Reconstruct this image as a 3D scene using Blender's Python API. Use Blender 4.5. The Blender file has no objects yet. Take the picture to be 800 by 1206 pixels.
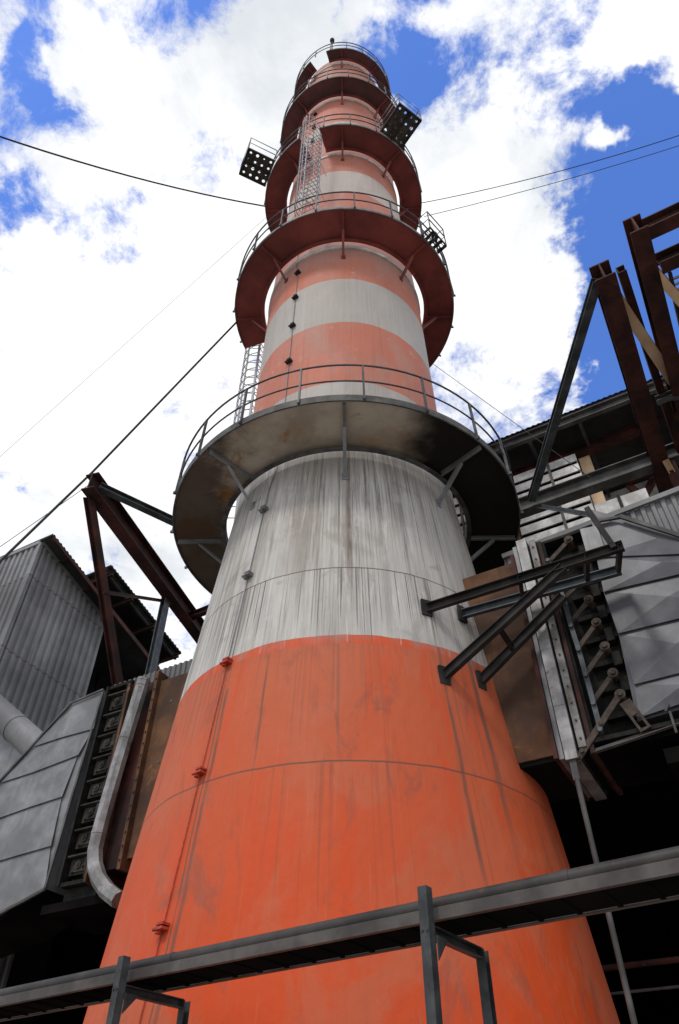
import bpy, math, random
from mathutils import Vector, Matrix
random.seed(7)
R = math.radians
sc = bpy.context.scene
COL = sc.collection

# ------------------------------------------------------------------ camera geometry (metres)
FPX, CX, CY, TH = 851.0, 400.0, 603.0, R(44.27)
CAM = Vector((0, 0, 1.7))
FW = Vector((0, math.cos(TH), math.sin(TH))); UPV = Vector((0, -math.sin(TH), math.cos(TH)))
AX = Vector((.15, 12.0, 0))                       # chimney axis on the ground
PSI = R(29)                                       # plant grid: ducts run along U, N points at the yard
U = Vector((math.cos(PSI), -math.sin(PSI), 0)); N = Vector((-math.sin(PSI), -math.cos(PSI), 0))
Z = Vector((0, 0, 1))

def L(a, b, z): return AX + U * a + N * b + Z * z
def ray(x, y): return FW * FPX + Vector((1, 0, 0)) * (x - CX) + UPV * (CY - y)
def onp(x, y, p, n):
    d = ray(x, y); return CAM + d * ((p - CAM).dot(n) / d.dot(n))
def onb(x, y, b):                                 # surveyed point on a wall plane b metres in front of the axis
    P = onp(x, y, AX + N * b, N); return P
def ona(x, y, a): return onp(x, y, AX + U * a, U)
def onz(x, y, z):
    d = ray(x, y); return CAM + d * ((z - CAM.z) / d.z)
def abz(P): q = P - AX; return q.dot(U), q.dot(N), P.z

# ------------------------------------------------------------------ materials
def mat(name):
    m = bpy.data.materials.new(name); m.use_nodes = True
    nt = m.node_tree; b = nt.nodes['Principled BSDF']
    return m, nt, b
class NT:
    def __init__(s, nt): s.nt = nt
    def n(s, t, **k):
        o = s.nt.nodes.new(t)
        for a, v in k.items(): setattr(o, a, v)
        return o
    def put(s, sock, v):
        if hasattr(v, 'is_output') or hasattr(v, 'links'): s.nt.links.new(v, sock)
        else: sock.default_value = v
    def math(s, op, a, b=0.0, c=None):
        o = s.n('ShaderNodeMath', operation=op); s.put(o.inputs[0], a); s.put(o.inputs[1], b)
        if c is not None: s.put(o.inputs[2], c)
        return o.outputs[0]
    def vec(s, x, y, z):
        o = s.n('ShaderNodeCombineXYZ'); s.put(o.inputs[0], x); s.put(o.inputs[1], y); s.put(o.inputs[2], z); return o.outputs[0]
    def noise(s, v, scale=1.0, detail=4.0, rough=.55, dist=0.0):
        o = s.n('ShaderNodeTexNoise'); s.put(o.inputs['Vector'], v); o.inputs['Scale'].default_value = scale
        o.inputs['Detail'].default_value = detail; o.inputs['Roughness'].default_value = rough; o.inputs['Distortion'].default_value = dist
        return o.outputs[0]
    def rng(s, v, a, b, c=0.0, d=1.0, smooth=True):
        o = s.n('ShaderNodeMapRange', interpolation_type='SMOOTHSTEP' if smooth else 'LINEAR'); s.put(o.inputs[0], v)
        for i, x in zip((1, 2, 3, 4), (a, b, c, d)): s.put(o.inputs[i], x)
        return o.outputs[0]
    def mix(s, f, a, b, mode='MIX'):
        o = s.n('ShaderNodeMix', data_type='RGBA', blend_type=mode); s.put(o.inputs[0], f)
        s.put(o.inputs[6], a if not isinstance(a, tuple) else (*a[:3], 1)); s.put(o.inputs[7], b if not isinstance(b, tuple) else (*b[:3], 1))
        return o.outputs[2]
    def ramp(s, v, stops, interp='LINEAR'):
        o = s.n('ShaderNodeValToRGB'); s.put(o.inputs[0], v); cr = o.color_ramp; cr.interpolation = interp
        while len(cr.elements) < len(stops): cr.elements.new(0.5)
        for e, (p, c) in zip(cr.elements, sorted(stops)): e.position = p; e.color = (*c, 1) if len(c) == 3 else c
        return o.outputs[0]
    def geo(s): return s.n('ShaderNodeNewGeometry').outputs['Position']
    def bump(s, h, strength=.3, dist=.02):
        o = s.n('ShaderNodeBump'); o.inputs['Strength'].default_value = strength; o.inputs['Distance'].default_value = dist
        s.put(o.inputs['Height'], h); return o.outputs[0]
    def sep(s, v):
        o = s.n('ShaderNodeSeparateXYZ'); s.put(o.inputs[0], v); return o.outputs

def weathered(name, base, dark, spot, rough=.7, metal=0.0, scale=1.5, streak=.5, spot_at=.62, bump=.15, spec=.25):
    """paint or metal with blotches, vertical run marks and spots of another colour (rust, bare metal)"""
    m, nt, b = mat(name); t = NT(nt); P = t.geo(); x, y, z = t.sep(P)
    blot = t.noise(P, scale, 6, .6)
    run = t.noise(t.vec(t.math('MULTIPLY', x, 7), t.math('MULTIPLY', y, 7), t.math('MULTIPLY', z, .5)), 1.0, 4, .6)
    c = t.mix(t.rng(blot, .35, .68), dark, base)
    c = t.mix(t.math('MULTIPLY', t.rng(run, .5, .72), streak), c, dark)
    s = t.noise(P, scale * 2.3, 8, .7)
    c = t.mix(t.rng(s, spot_at, spot_at + .1), c, spot)
    t.put(b.inputs['Base Color'], c); b.inputs['Specular IOR Level'].default_value = spec; b.inputs['Roughness'].default_value = rough; b.inputs['Metallic'].default_value = metal
    t.put(b.inputs['Normal'], t.bump(s, bump, .01))
    return m

M = {}
M['rust'] = weathered('rusty_plate', (.16, .075, .035), (.055, .03, .02), (.27, .12, .045), .85, 0, 1.2, .6, .6)
M['rust_beam'] = weathered('rusty_red_steel', (.08, .024, .017), (.02, .01, .009), (.17, .06, .025), .75, 0, 1.6, .4, .62)
M['grey_beam'] = weathered('grey_painted_steel', (.12, .116, .112), (.05, .047, .046), (.1, .055, .035), .6, 0, 2, .5, .66)
M['dark_steel'] = weathered('dark_weathered_steel', (.035, .03, .027), (.012, .011, .01), (.06, .04, .028), .75, 0, 2.5, .4, .64)
M['blue_grey'] = weathered('dull_galvanised_steel', (.1, .112, .12), (.045, .05, .054), (.13, .1, .07), .5, .25, 3, .5, .7)
M['tan'] = weathered('tan_painted_steel', (.74, .53, .34), (.55, .37, .22), (.22, .1, .05), .6, 0, 1.5, .3, .7)
M['silver'] = weathered('bright_metal_cover', (.34, .335, .335), (.17, .165, .16), (.14, .09, .055), .48, .35, 3.0, .9, .6)
M['clad'] = weathered('grey_sheet_cladding', (.25, .25, .255), (.15, .15, .15), (.2, .185, .13), .5, .25, 1.6, .7, .66, .05)
M['clad_dark'] = weathered('dark_sheet_cladding', (.105, .105, .112), (.065, .065, .07), (.1, .08, .065), .45, .3, 1.6, .6, .68, .05)
M['corr'] = weathered('corrugated_sheet', (.28, .28, .285), (.14, .14, .142), (.15, .13, .11), .6, .15, .5, .6, .7, .03)
M['corr_dark'] = weathered('dark_corrugated_sheet', (.045, .042, .04), (.018, .017, .016), (.07, .04, .03), .8, 0, .6, .5, .7)
M['louvre'] = weathered('pale_louvre_sheet', (.72, .71, .69), (.36, .35, .33), (.25, .2, .15), .5, 0, 2, .5, .66)
M['louvre_dirty'] = weathered('dirty_pale_metal', (.25, .24, .23), (.11, .105, .1), (.13, .075, .045), .6, .2, 3, .8, .56)
M['old_pipe'] = weathered('brown_black_pipe', (.05, .044, .041), (.024, .02, .019), (.07, .035, .022), .5, 0, 2.5, .3, .6)
M['tray'] = weathered('dark_grey_tray_steel', (.1, .088, .08), (.048, .041, .037), (.09, .045, .028), .55, 0, 2.5, .4, .66)
M['post'] = weathered('dark_blue_grey_post', (.062, .066, .068), (.028, .03, .031), (.1, .055, .035), .55, 0, 6, .5, .6)
M['dull_gallery'] = weathered('dull_plum_gallery_paint', (.13, .05, .047), (.07, .032, .03), (.09, .05, .04), .7, 0, .8, .2, .66, .05)
M['lamp_plate'] = weathered('weathered_perforated_plate', (.07, .068, .06), (.03, .03, .026), (.12, .1, .05), .6, .2, 5, .2, .6)
M['shade_black'] = weathered('shade_black_surface', (.012, .011, .01), (.005, .005, .005), (.016, .013, .011), .95, 0, .4, .2, .7, .0, 0.0)  # near-black colour standing in for deep shade in the hall and on undersides
M['black_part'] = weathered('greasy_black_iron', (.022, .02, .018), (.008, .008, .007), (.05, .034, .022), .7, 0, 6, .3, .62, .15, .1)
M['arm'] = weathered('worn_brown_iron', (.085, .064, .048), (.035, .026, .02), (.2, .1, .05), .7, .1, 7, .2, .62)
M['olive'] = weathered('dirty_louvre_plate', (.05, .046, .038), (.014, .013, .011), (.1, .05, .025), .8, 0, 4, .5, .6)
M['cable'] = weathered('black_cable', (.02, .02, .022), (.01, .01, .01), (.03, .03, .03), .6)
M['rail'] = weathered('gallery_rail_steel', (.09, .092, .1), (.045, .045, .048), (.12, .06, .04), .5, .2, 4, .3, .66)
M['ochre'] = weathered('ochre_sheet', (.3, .2, .09), (.16, .1, .045), (.12, .05, .02), .8, 0, 5, .4, .6)
M['red_gallery'] = weathered('dark_red_gallery_paint', (.25, .058, .046), (.13, .034, .029), (.12, .05, .04), .6, 0, .8, .2, .66, .05)
M['red_gallery_rim'] = weathered('faded_gallery_rim', (.2, .2, .2), (.1, .09, .09), (.2, .07, .05), .6, 0, 3, .2, .68, .05)

nt = M['corr'].node_tree; t = NT(nt); b = nt.nodes['Principled BSDF']; src = b.inputs['Base Color'].links[0].from_socket
x, y, z = t.sep(t.geo()); al = t.math('FLOOR', t.math('MULTIPLY', t.math('ADD', t.math('MULTIPLY', x, .47), t.math('MULTIPLY', y, .9)), .83)); rw = t.math('FLOOR', t.math('DIVIDE', z, 3.1))
wn_ = t.n('ShaderNodeTexWhiteNoise', noise_dimensions='3D'); t.put(wn_.inputs['Vector'], t.vec(al, rw, 0.0))
lap = t.rng(t.math('ABSOLUTE', t.math('SUBTRACT', t.math('FRACT', t.math('DIVIDE', z, 3.1)), .5)), .486, .497)
c = t.mix(t.math('MULTIPLY', wn_.outputs['Value'], .5), src, (.08, .078, .076)); c = t.mix(t.math('MULTIPLY', lap, .6), c, (.04, .036, .034)); t.put(b.inputs['Base Color'], c)
# underside of the lowest gallery: pale grey paint, rust blooms, shade of the right-hand building painted in as black
m, nt, b = mat('stained_shaded_grey_gallery'); t = NT(nt); P = t.geo(); x, y, z = t.sep(P)
c = t.mix(t.rng(t.noise(P, .9, 6, .6), .35, .65), (.3, .25, .19), (.47, .41, .33))
c = t.mix(t.math('MULTIPLY', t.rng(t.noise(P, .8, 8, .7, .4), .53, .66), t.rng(x, 1.2, -.6, .3, 1.0)), c, (.3, .14, .045))
shadef = t.rng(t.math('ADD', x, t.math('MULTIPLY', t.noise(P, 1.0, 5), 1.6)), 1.7, 2.6)
c = t.mix(t.math('MULTIPLY', shadef, .97), c, (.009, .008, .008))
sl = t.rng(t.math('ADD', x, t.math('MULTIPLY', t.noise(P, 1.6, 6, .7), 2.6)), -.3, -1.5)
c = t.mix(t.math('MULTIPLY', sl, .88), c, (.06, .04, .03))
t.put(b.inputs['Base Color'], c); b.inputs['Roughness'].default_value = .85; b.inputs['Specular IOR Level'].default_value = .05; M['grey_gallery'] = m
M['grey_rim'] = weathered('grey_gallery_steel', (.12, .116, .11), (.05, .048, .045), (.12, .08, .05), .65, 0, 3, .4, .66)

# chimney shell: bands of faded paint
m, nt, b = mat('banded_chimney_paint'); t = NT(nt)
tc = t.n('ShaderNodeTexCoord').outputs['Object']; x, y, z = t.sep(tc)
ang = t.math('ARCTAN2', x, t.math('MULTIPLY', y, -1))           # 0 faces the yard, + to the right
H = 44.0
wob = t.math('MULTIPLY', t.math('SUBTRACT', t.noise(t.vec(t.math('MULTIPLY', ang, 2), 0, t.math('MULTIPLY', z, .2)), 1.5, 4), .5), .14)
zz = t.math('DIVIDE', t.math('ADD', z, wob), H)
OR0 = (.60, .075, .016); OR1 = (.50, .155, .095); GR0 = (.52, .5, .465); GR1 = (.42, .385, .35)
OR2 = (.50, .17, .115); GR2 = (.5, .43, .38)
bands = [(0, OR0), (7.74, GR0), (13.0, GR1), (15.04, OR1), (17.57, GR1), (19.85, OR1), (24.2, OR2), (26.2, GR2), (28.06, OR2), (32.3, GR2), (33.6, OR2), (36.9, (.42, .16, .11))]
col = t.ramp(zz, [(z_ / H, c_) for z_, c_ in bands], 'CONSTANT')
# cylindrical coordinates for wear
cyl = lambda ka, kz: t.vec(t.math('MULTIPLY', ang, ka), t.math('MULTIPLY', z, kz), 3.0)
isor = t.rng(z, 7.70, 7.78, 1, 0)
# lower orange: re-painted patches, paler scoured zones
fade = t.rng(t.math('ADD', z, t.math('MULTIPLY', t.noise(cyl(2.2, .5), 1.0, 6, .6), 3.4)), 4.4, 9.6)
low = t.mix(fade, (.59, .064, .008), (.49, .105, .04))
low = t.mix(t.math('MULTIPLY', t.rng(t.noise(cyl(3.2, .55), 1.0, 6, .62, .8), .46, .58), .7), low, (.5, .115, .05))
low = t.mix(t.math('MULTIPLY', t.rng(t.noise(cyl(9, .35), 1.0, 5, .6, .2), .52, .66), .5), low, (.6, .06, .008))
low = t.mix(t.math('MULTIPLY', t.rng(t.noise(cyl(6, .75), 1.0, 7, .7, .9), .53, .68), .6), low, (.27, .075, .045))
low = t.mix(t.math('MULTIPLY', t.rng(t.noise(cyl(24, .3), 1.0, 6, .75), .55, .7), .45), low, (.3, .075, .035))
low = t.mix(t.math('MULTIPLY', t.rng(t.noise(cyl(60, .6), 1.0, 4, .7), .56, .7), .25), low, (.52, .16, .09))
low = t.mix(t.math('MULTIPLY', t.rng(t.noise(tc, 9, 8, .75), .58, .7), .3), low, (.3, .08, .05))
col = t.mix(isor, col, low)
# long run marks, heavy on the first grey band
s1 = t.noise(cyl(26, .22), 1.0, 6, .75); s2 = t.noise(cyl(60, .3), 1.0, 5, .7); s3 = t.noise(cyl(5, .45), 1.0, 5, .6)
s4 = t.noise(cyl(110, .5), 1.0, 4, .7)
runs = t.math('MAXIMUM', t.math('MAXIMUM', t.rng(s1, .48, .66), t.math('MULTIPLY', t.rng(s2, .5, .66), .85)), t.math('MULTIPLY', t.rng(s4, .5, .66), .6))
runs = t.math('MULTIPLY', runs, t.rng(s3, .3, .6, .3, 1))
lenf = t.rng(t.noise(cyl(34, 0), 1.0, 3, .7), .32, .7, .3, 6.5, False)
drip = t.math('MULTIPLY', t.math('MULTIPLY', t.rng(t.noise(cyl(62, .05), 1.0, 4, .65), .54, .62), t.rng(t.noise(cyl(4.5, .25), 1.0, 4, .6), .4, .58, .15, 1)), t.rng(t.math('SUBTRACT', z, t.math('SUBTRACT', 12.9, lenf)), -.2, .8))
drip = t.math('MAXIMUM', drip, t.math('MULTIPLY', t.math('MULTIPLY', t.rng(t.noise(cyl(90, .05), 1.0, 3, .6), .54, .62), t.rng(t.math('SUBTRACT', z, t.math('SUBTRACT', 9.33, t.math('MULTIPLY', lenf, .35))), -.1, .3)), t.rng(z, 9.36, 9.33)))
dripz = t.math('MULTIPLY', t.rng(z, 7.72, 7.8), t.rng(z, 13.2, 13.0))
drip = t.math('MULTIPLY', drip, dripz)
heavy = t.ramp(t.math('DIVIDE', z, H), [(0, (0, 0, 0)), (7.6 / H, (.06,) * 3), (7.8 / H, (.55,) * 3), (9.6 / H, (.72,) * 3), (11.4 / H, (.95,) * 3), (12.6 / H, (1,) * 3), (13.4 / H, (.25,) * 3), (1, (.22,) * 3)])
col = t.mix(t.math('MULTIPLY', runs, heavy), col, (.085, .075, .062))
col = t.mix(t.math('MULTIPLY', drip, .75), col, (.055, .046, .037))
grime = t.math('MULTIPLY', t.rng(t.math('ADD', z, t.math('MULTIPLY', t.noise(cyl(12, .1), 1.0, 6, .7), 3.2)), 12.9, 14.6), dripz)
col = t.mix(t.math('MULTIPLY', grime, .6), col, (.13, .115, .095))
col = t.mix(t.math('MULTIPLY', t.math('MULTIPLY', t.rng(t.noise(cyl(1.6, .3), 1.0, 6, .65, .8), .5, .62), dripz), .5), col, (.27, .235, .19))
col = t.mix(t.math('MULTIPLY', t.math('MULTIPLY', t.rng(t.noise(cyl(10, .16), 1.0, 5, .6, .3), .5, .66), dripz), .5), col, (.2, .175, .145))
col = t.mix(t.math('MULTIPLY', t.math('MULTIPLY', t.rng(t.noise(cyl(14, .5), 1.0, 6, .7, .4), .56, .68), dripz), .55), col, (.66, .64, .61))
col = t.mix(t.math('MULTIPLY', t.math('MULTIPLY', t.rng(t.noise(cyl(3.0, 1.6), 1.0, 6, .65, .6), .58, .68), dripz), .4), col, (.17, .155, .13))
blot = t.rng(t.noise(cyl(2.5, .55), 1.0, 7, .65), .42, .68)
col = t.mix(t.math('MULTIPLY', blot, t.rng(z, 7.7, 7.9, .0, .3)), col, (.33, .3, .27))
col = t.mix(t.math('MULTIPLY', t.rng(t.noise(tc, 1.7, 8, .7), .58, .7), t.rng(z, 7.7, 7.9, .0, .3)), col, (.6, .56, .53))
top = t.math('MULTIPLY', t.rng(z, 20.4, 21.9), .4); top = t.math('MULTIPLY', top, t.rng(z, 22.4, 22.0))
col = t.mix(top, col, (.4, .36, .34))
# seams of the shell rings
for z0 in (5.83, 9.33, 1.9):
    wz = t.math('ADD', z, t.math('MULTIPLY', t.math('SUBTRACT', t.noise(cyl(5, 0), 1, 3), .5), .05))
    ln = t.rng(t.math('ABSOLUTE', t.math('SUBTRACT', wz, z0)), .005, .018, .9, 0)
    col = t.mix(ln, col, (.12, .06, .045))
# rusty water marks below the bracket feet, on the right flank
for a0, zt, zb, wd in ((R(26.5), 7.9, 3.6, .012), (R(37.5), 7.9, 4.6, .02), (R(-37), 7.3, 1.0, .006), (R(-35.6), 7.3, 2.0, .012), (R(0.5), 13.0, 8.2, .02), (R(-23), 7.7, 5.2, .007)):
    da = t.math('ABSOLUTE', t.math('SUBTRACT', t.math('ADD', ang, t.math('MULTIPLY', t.math('SUBTRACT', t.noise(cyl(0, .6), 1, 3), .5), .03)), a0))
    k = t.math('MULTIPLY', t.rng(da, wd * .2, wd * 1.2, 1, 0), t.math('MULTIPLY', t.rng(z, zb, zb + 1.5), t.rng(z, zt - .05, zt + .02, 1, 0)))
    k = t.math('MULTIPLY', k, t.rng(t.noise(cyl(30, 1.5), 1, 4), .3, .6, .35, .8))
    col = t.mix(k, col, (.1, .065, .05))
d2 = t.math('MULTIPLY', t.rng(t.noise(cyl(70, .06), 1.0, 3, .6), .52, .6), t.rng(t.math('SUBTRACT', z, t.math('SUBTRACT', 7.75, t.math('MULTIPLY', lenf, .42))), -.1, .5))
d2 = t.math('MULTIPLY', d2, t.rng(z, 7.77, 7.7)); d2 = t.math('MULTIPLY', d2, t.rng(t.noise(cyl(4, .2), 1, 3), .38, .6, .1, 1))
col = t.mix(t.math('MULTIPLY', d2, .5), col, (.2, .085, .055))
d3 = t.math('MULTIPLY', t.rng(t.noise(cyl(48, .05), 1.0, 4, .65), .54, .62), t.rng(t.math('SUBTRACT', z, t.math('SUBTRACT', 5.83, t.math('MULTIPLY', lenf, .55))), -.1, .8))
d3 = t.math('MULTIPLY', d3, t.rng(z, 5.85, 5.8)); d3 = t.math('MULTIPLY', d3, t.rng(t.noise(cyl(5, .2), 1, 3), .4, .6, .05, 1))
col = t.mix(t.math('MULTIPLY', d3, .42), col, (.25, .065, .035))
chips = t.math('MULTIPLY', t.rng(t.noise(tc, 26, 3, .6), .68, .72), t.rng(t.noise(tc, 1.1, 4, .6), .48, .62))
col = t.mix(t.math('MULTIPLY', chips, .55), col, (.13, .07, .05))
pl_ = t.noise(t.vec(t.math('FLOOR', t.math('MULTIPLY', ang, 2.2)), t.math('FLOOR', t.math('DIVIDE', t.math('SUBTRACT', z, 5.83), 3.5)), 0.5), 3.7, 0)
col = t.mix(t.rng(pl_, .3, .7, 0, .16, False), col, (.2, .14, .11))
t.put(b.inputs['Base Color'], col); b.inputs['Roughness'].default_value = .62; b.inputs['Specular IOR Level'].default_value = .2
hgt = t.math('ADD', t.math('MULTIPLY', t.noise(cyl(5, .9), 1, 3), 1.4), t.math('MULTIPLY', t.noise(tc, 6, 6, .6), .25))
t.put(b.inputs['Normal'], t.bump(hgt, .5, .045)); M['chimney'] = m

m, nt, b = mat('ladder_grey'); t = NT(nt); b.inputs['Base Color'].default_value = (.3, .3, .33, 1); b.inputs['Roughness'].default_value = .5
t.put(b.inputs['Base Color'], t.mix(t.noise(t.geo(), 3), (.2, .2, .22), (.42, .42, .45))); M['ladder'] = m
m, nt, b = mat('orange_clamp'); t = NT(nt); b.inputs['Roughness'].default_value = .6
t.put(b.inputs['Base Color'], t.mix(t.rng(t.noise(t.geo(), 14, 5), .4, .6), (.3, .03, .012), (.5, .05, .015))); M['clamp_orange'] = m
m, nt, b = mat('yard_concrete'); t = NT(nt); P = t.geo(); b.inputs['Roughness'].default_value = .9
c = t.mix(t.rng(t.noise(P, .35, 8, .65), .35, .65), (.26, .25, .23), (.4, .385, .36)); c = t.mix(t.rng(t.noise(P, 3, 8, .7), .6, .7), c, (.16, .15, .14))
t.put(b.inputs['Base Color'], c); t.put(b.inputs['Normal'], t.bump(t.noise(P, 20, 6), .4, .01)); M['ground'] = m

# ------------------------------------------------------------------ mesh builder
class MB:
    def __init__(s): s.v = []; s.f = []; s.sm = []
    def add(s, vs, fs, smooth=False):
        k = len(s.v); s.v += [Vector(p) for p in vs]
        for f in fs: s.f.append([k + i for i in f]); s.sm.append(smooth)
        return s
    def hexa(s, p):     # 8 points: bottom 0-3, top 4-7
        return s.add(p, [(3, 2, 1, 0), (4, 5, 6, 7), (0, 1, 5, 4), (1, 2, 6, 5), (2, 3, 7, 6), (3, 0, 4, 7)])
    def lbox(s, a0, a1, b0, b1, z0, z1):              # box in the plant grid
        return s.hexa([L(a0, b0, z0), L(a1, b0, z0), L(a1, b1, z0), L(a0, b1, z0), L(a0, b0, z1), L(a1, b0, z1), L(a1, b1, z1), L(a0, b1, z1)])
    def wbox(s, c, ex, ey, ez):                      # centre and three half-vectors
        c = Vector(c); return s.hexa([c - ex - ey - ez, c + ex - ey - ez, c + ex + ey - ez, c - ex + ey - ez, c - ex - ey + ez, c + ex - ey + ez, c + ex + ey + ez, c - ex + ey + ez])
    def prism(s, poly, d):                            # polygon (3D points) pushed along d
        n = len(poly); poly = [Vector(p) for p in poly]; d = Vector(d)
        return s.add(poly + [p + d for p in poly], [tuple(range(n)), tuple(range(2 * n - 1, n - 1, -1))] + [(i, i + n, (i + 1) % n + n, (i + 1) % n) for i in range(n)])
    def tube(s, pts, r, seg=10, closed=False, caps=True):
        pts = [Vector(p) for p in pts]; n = len(pts); rings = []; prev = None
        for i, p in enumerate(pts):
            if closed: d = pts[(i + 1) % n] - pts[i - 1]
            else: d = pts[min(i + 1, n - 1)] - pts[max(i - 1, 0)]
            d.normalize()
            if prev is None:
                h = Z if abs(d.z) < .9 else Vector((1, 0, 0)); prev = d.cross(h).normalized()
            x = (prev - d * prev.dot(d)).normalized(); prev = x; y = d.cross(x)
            rr = r[i] if isinstance(r, (list, tuple)) else r
            rings.append([p + (x * math.cos(2 * math.pi * k / seg) + y * math.sin(2 * math.pi * k / seg)) * rr for k in range(seg)])
        vs = [q for rg in rings for q in rg]; fs = []
        m = n if closed else n - 1
        for i in range(m):
            j = (i + 1) % n
            for k in range(seg): fs.append((i * seg + k, i * seg + (k + 1) % seg, j * seg + (k + 1) % seg, j * seg + k))
        s.add(vs, fs, True)
        if caps and not closed:
            s.add(rings[0], [tuple(range(seg - 1, -1, -1))]); s.add(rings[-1], [tuple(range(seg))])
        return s
    def bar(s, p0, p1, h=.2, w=.1, up=Z, sec='box', t=.018):
        """straight member; sec box / I / C / L / T, h along up, w sideways"""
        p0, p1 = Vector(p0), Vector(p1); d = (p1 - p0).normalized(); up = Vector(up)
        sd = d.cross(up)
        if sd.length < 1e-4: sd = d.cross(Vector((1, 0, 0)))
        sd.normalize(); u2 = sd.cross(d).normalized()
        H, W = h / 2, w / 2
        rects = {'box': [(-W, W, -H, H)],
                 'I': [(-t / 2, t / 2, -H + t, H - t), (-W, W, -H, -H + t), (-W, W, H - t, H)],
                 'C': [(-W, -W + t, -H + t, H - t), (-W, W, -H, -H + t), (-W, W, H - t, H)],
                 'D': [(W - t, W, -H + t, H - t), (-W, W, -H, -H + t), (-W, W, H - t, H)],
                 'L': [(-W, -W + t, -H, H), (-W + t, W, -H, -H + t)],
                 'T': [(-t / 2, t / 2, -H, H - t), (-W, W, H - t, H)]}[sec]
        for a0, a1, b0, b1 in rects:
            q = [(a0, b0), (a1, b0), (a1, b1), (a0, b1)]
            s.hexa([p0 + sd * x + u2 * y for x, y in q] + [p1 + sd * x + u2 * y for x, y in q])
        return s
    def arc(s, c, prof, a0, a1, seg, closed=False):
        """sweep a profile [(radius, z)...] about the vertical through c from angle a0 to a1 (deg, 0 = to the yard)"""
        n = len(prof); k = seg if closed else seg + 1; vs = []
        for i in range(k):
            a = R(a0 + (a1 - a0) * i / seg); e = Vector((math.sin(a), -math.cos(a), 0))
            vs += [Vector((c.x, c.y, 0)) + e * r + Z * z for r, z in prof]
        for j in range(n):                            # each side its own verts: hard edges between sides, smooth round the sweep
            j2 = (j + 1) % n
            vv = []; fs = []
            for i in range(k): vv += [vs[i * n + j], vs[i * n + j2]]
            for i in range(seg):
                i2 = (i + 1) % k; fs.append((2 * i, 2 * i + 1, 2 * i2 + 1, 2 * i2))
            s.add(vv, fs, True)
        if not closed:
            s.add(vs[:n], [tuple(range(n))]); s.add(vs[-n:], [tuple(range(n - 1, -1, -1))])
        return s
    def lathe(s, c, prof, seg=96):                    # open surface of revolution
        vs = []; n = len(prof)
        for i in range(seg):
            a = 2 * math.pi * i / seg
            vs += [Vector((c.x + math.sin(a) * r, c.y - math.cos(a) * r, z)) for r, z in prof]
        fs = [(i * n + j, ((i + 1) % seg) * n + j, ((i + 1) % seg) * n + j + 1, i * n + j + 1) for i in range(seg) for j in range(n - 1)]
        return s.add(vs, fs, True)
    def corr(s, p0, p1, down0, down1, pitch=.2, amp=.035, out=None, thick=.004):
        """trapezoid-ribbed sheet, top edge p0-p1, ribs running down by down0/down1"""
        p0, p1 = Vector(p0), Vector(p1); d = p1 - p0; n = max(2, int(d.length / pitch)); out = Vector(out).normalized()
        top, bot = [], []
        for i in range(n):
            for fr, o in ((0, 0), (.3, 0), (.42, 1), (.78, 1), (.9, 0)):
                q = (i + fr) / n; top.append(p0 + d * q + out * amp * o); bot.append(p0 + d * q + Vector(down0).lerp(Vector(down1), q) + out * amp * o)
        top.append(p1); bot.append(p1 + Vector(down1)); k = len(top)
        s.add(top + bot, [(i, i + 1, k + i + 1, k + i) for i in range(k - 1)])
        bk = [v - out * thick for v in top + bot]
        return s.add(bk, [(k + i, k + i + 1, i + 1, i) for i in range(k - 1)])
    def obj(s, name, m, parent=None, loc=None, bevel=0):
        o0 = Vector(loc) if loc is not None else Vector((0, 0, 0))
        if parent is not None: o0 = ORG[parent.name]
        me = bpy.data.meshes.new(name); me.from_pydata([tuple(v - o0) for v in s.v], [], s.f)
        me.polygons.foreach_set('use_smooth', s.sm); me.materials.append(m); me.validate(); me.update()
        o = bpy.data.objects.new(name, me); COL.objects.link(o)
        if parent is not None: o.parent = parent
        else: o.location = o0
        ORG[o.name] = o0
        if bevel:
            b = o.modifiers.new('bevel', 'BEVEL'); b.width = bevel; b.segments = 2; b.limit_method = 'ANGLE'
        return o
ORG = {}
def tag(o, label=None, cat=None, group=None, kind=None):
    for k, v in (('label', label), ('category', cat), ('group', group), ('kind', kind)):
        if v: o[k] = v
    return o
def thing(name, label, cat, loc, group=None):
    o = bpy.data.objects.new(name, None); COL.objects.link(o); o.location = loc; o.empty_display_size = .3
    ORG[o.name] = Vector(loc); return tag(o, label, cat, group)
def rod(m, p0, p1, r, seg=8): return m.tube([p0, p1], r, seg)

# ------------------------------------------------------------------ setting
g = MB(); g.add([(-900, -900, 0), (900, -900, 0), (900, 900, 0), (-900, 900, 0)], [(0, 1, 2, 3)])
tag(g.obj('ground', M['ground']), kind='structure')

# ------------------------------------------------------------------ chimney
def rc(z):
    pts = [(0, 4.03), (1.7, 3.715), (12.74, 2.49), (14.66, 2.43), (21.98, 2.34), (25.3, 2.2), (30.0, 2.08), (36.75, 1.97), (43.4, 1.86)]
    for (z0, r0), (z1, r1) in zip(pts, pts[1:]):
        if z <= z1: return r0 + (r1 - r0) * (z - z0) / (z1 - z0)
    return pts[-1][1]
def cylp(phi, r, z): a = R(phi); return Vector((AX.x + math.sin(a) * r, AX.y - math.cos(a) * r, z))
ch = thing('chimney', 'tall tapering industrial chimney painted in faded orange and grey bands with round galleries', 'chimney', AX)
prof = [(rc(z), z) for z in [i * .5 for i in range(0, 87)]]
prof += [(1.86, 43.4), (1.66, 43.4), (1.66, 40.0)]
MB().lathe(AX, prof, 128).obj('shaft', M['chimney'], ch)
GZ = [(12.56, 3.83, -180, 180, .17), (21.956, 3.42, -110, 178, .1), (30.008, 3.06, -33, 293, .1), (36.752, 2.83, -180, 180, .1), (42.68, 2.5, -39, 288, .1)]
GAP3 = (-32, -17); GAP5 = (-39.5, -19)
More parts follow.
